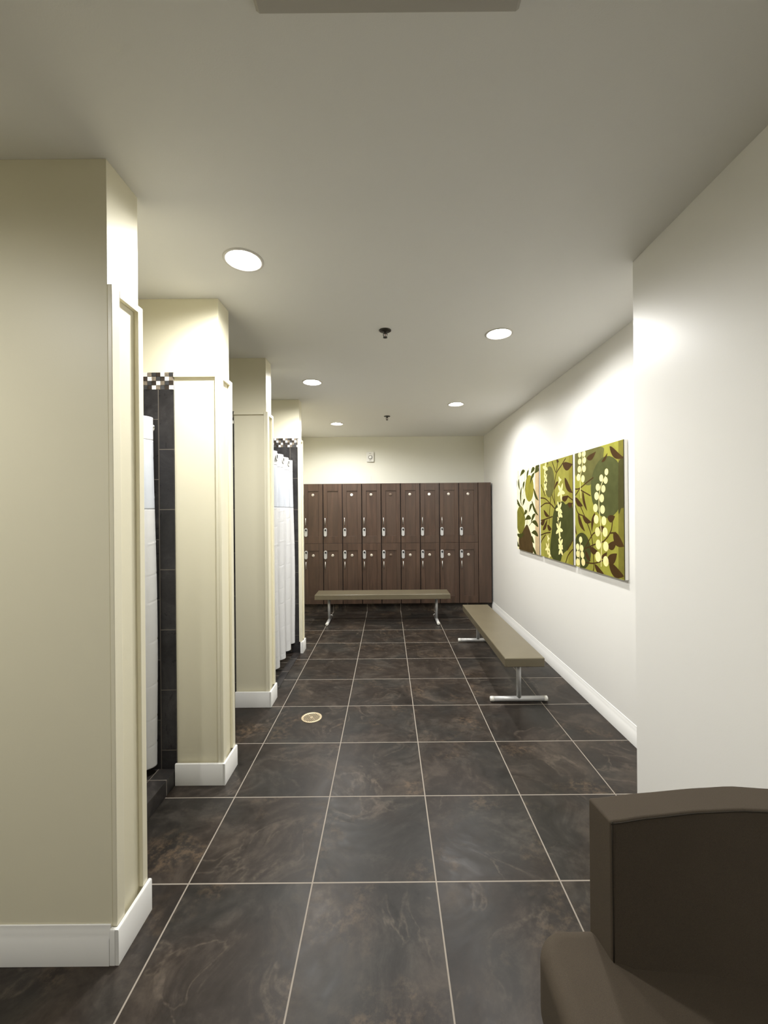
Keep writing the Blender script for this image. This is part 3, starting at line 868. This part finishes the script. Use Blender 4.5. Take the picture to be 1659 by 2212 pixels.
bb = BM()
for z in (.045, -.045): lathe(bb, [(.0035, -.0055), (.003, -.0075)], (0, 0, z), 'y', 12)
link('screw', bb, MAT['plastic'], t)

t = thing('floor_drain', 'round brass floor drain with slotted grate, set in a dark tile', 'drain', (-0.565, 2.983, 0), math.radians(-52))
bb = BM(); lathe(bb, [(.0745, 0.0005), (.0745, .0025), (.073, .0035), (.060, .0035), (.058, .0015)], n=44, close=False); link('rim', bb, MAT['brass'], t, True)
bb = BM(); lathe(bb, [(.0585, .0002), (.0585, .0008)], n=40); link('bowl', bb, MAT['dark'], t)
bb = BM(); k = -6
for k in range(-5, 6):
    y = k * .0104; L = math.sqrt(max(.0595 ** 2 - y * y, 1e-6))
    if k == 0:
        box(bb, -L, L, y - .0028, y + .0028, .0009, .0030); lathe(bb, [(.008, .0009), (.008, .0034)], n=16)
    else: box(bb, -L, L, y - .0021, y + .0021, .0009, .0030)
link('grate', bb, MAT['brass'], t)

t = thing('ceiling_vent', 'grey rectangular ceiling panel at the top edge of the photo', 'vent', (0.01, 0.66, CEIL))
bb = BM(); w, d = .309, .306
def ring(hw, hd, z): return [bb.verts.new(p) for p in ((-hw, -hd, z), (hw, -hd, z), (hw, hd, z), (-hw, hd, z))]
rs = [ring(w, d, 0), ring(w, d, -.006), ring(w - .010, d - .006, -.020), ring(w - .045, d - .045, -.020), ring(w - .050, d - .050, -.010)]
for a, c in zip(rs, rs[1:]):
    for k in range(4): bb.faces.new((a[k], a[(k + 1) % 4], c[(k + 1) % 4], c[k]))
link('frame', bb, MAT['grey'], t)
bb = BM()
for k in range(12):
    y = -.24 + k * .0436; prism(bb, [(y - .018, -.006), (y + .014, -.018), (y + .016, -.016), (y - .016, -.004)], -.258, .258, 'yz')
link('louvre', bb, MAT['grey'], t)

# ------------------------------------------------------------------ lounge chair
def interp(x, pts):
    for (a, fa), (c, fc) in zip(pts, pts[1:]):
        if x <= c:
            s = max(0, min(1, (x - a) / (c - a))); s = s * s * (3 - 2 * s) * .35 + s * .65
            return fa + (fc - fa) * s
    return pts[-1][1]
CX, CY = 0.78, 0.72
ch = thing('lounge_chair', 'taupe upholstered lounge chair at lower right, beside the near wall', 'armchair', (CX, CY, 0))
bb = BM()
SX0, SX1, SY0, SY1 = 0.362, 1.160, 0.330, 1.062
box(bb, SX0 - CX, SX1 - CX, SY0 - CY, SY1 - CY, 0.232, 0.432)
bmesh.ops.bevel(bb, geom=[e for e in bb.edges if abs(e.verts[0].co.z - e.verts[1].co.z) > .1], offset=0.075, segments=8, profile=0.5, affect='EDGES')
seat = link('seat', bb, MAT['chair'], ch, bevel=0.042, segs=7)
def backbend(x0, x1, n):
    top_b = [(0.517, 1.053), (0.64, 1.070), (0.81, 1.088), (0.90, 1.094), (1.00, 1.082), (1.165, 1.045)]
    top_f = [(0.527, 0.969), (0.625, 0.985), (0.75, 1.000), (0.86, 1.005), (0.93, 1.000), (1.165, 0.962)]
    bot_f = [(0.527, 0.967), (0.57, 0.951), (0.64, 0.945), (0.71, 0.940), (0.85, 0.914), (1.0, 0.895), (1.165, 0.890)]
    g = []
    for i in range(n + 1):
        s = i / n; xb = 0.507 + (1.165 - 0.507) * s; xf = 0.520 + (1.165 - 0.520) * s
        tb, tf, bf = interp(xb, top_b), interp(xf, top_f), interp(xf, bot_f)
        lo = 0.36; f = (0.761 - lo) / (0.761 - .432)
        row = []
        for j in range(7):      # front face bottom -> top
            z = lo + (0.761 - lo) * j / 6; q = (0.761 - z) / (0.761 - .432); row.append((xf, tf + (bf - tf) * q ** 1.25, z))
        for j in range(7):      # back face top -> bottom
            z = 0.761 - (0.761 - lo) * j / 6; row.append((xb, tb, z))
        g.append(row)
    return g
bb = BM(); G = backbend(0, 1, 28)
V = [[bb.verts.new((p[0] - CX, p[1] - CY, p[2])) for p in row] for row in G]
m = len(V[0])
for i in range(len(V) - 1):
    for k in range(m): bb.faces.new((V[i][k], V[i + 1][k], V[i + 1][(k + 1) % m], V[i][(k + 1) % m]))
bb.faces.new(V[0]); bb.faces.new(V[-1][::-1])
bk = link('backrest', bb, MAT['chair'], ch, bevel=0.007, segs=4)
bb = BM(); ed = [Vector((r[6][0] - CX, r[6][1] - CY - .0012, r[6][2] - .004)) for r in G]
side = [Vector((G[0][j][0] - CX + .003, G[0][j][1] - CY - .0005, G[0][j][2])) for j in range(1, 7)]
tube(bb, ed, .0016, 8); tube(bb, side, .0016, 8)
link('seam', bb, MAT['seam'], bk, True)
for sx in (SX0 + .10, SX1 - .10):
    for sy in (SY0 + .10, SY1 - .10):
        bb = BM(); lathe(bb, [(.017, 0.0), (.019, .004), (.026, .225)], (sx - CX, sy - CY, 0), n=20); link('leg', bb, MAT['legdark'], ch, True)
bpy.context.view_layer.update()
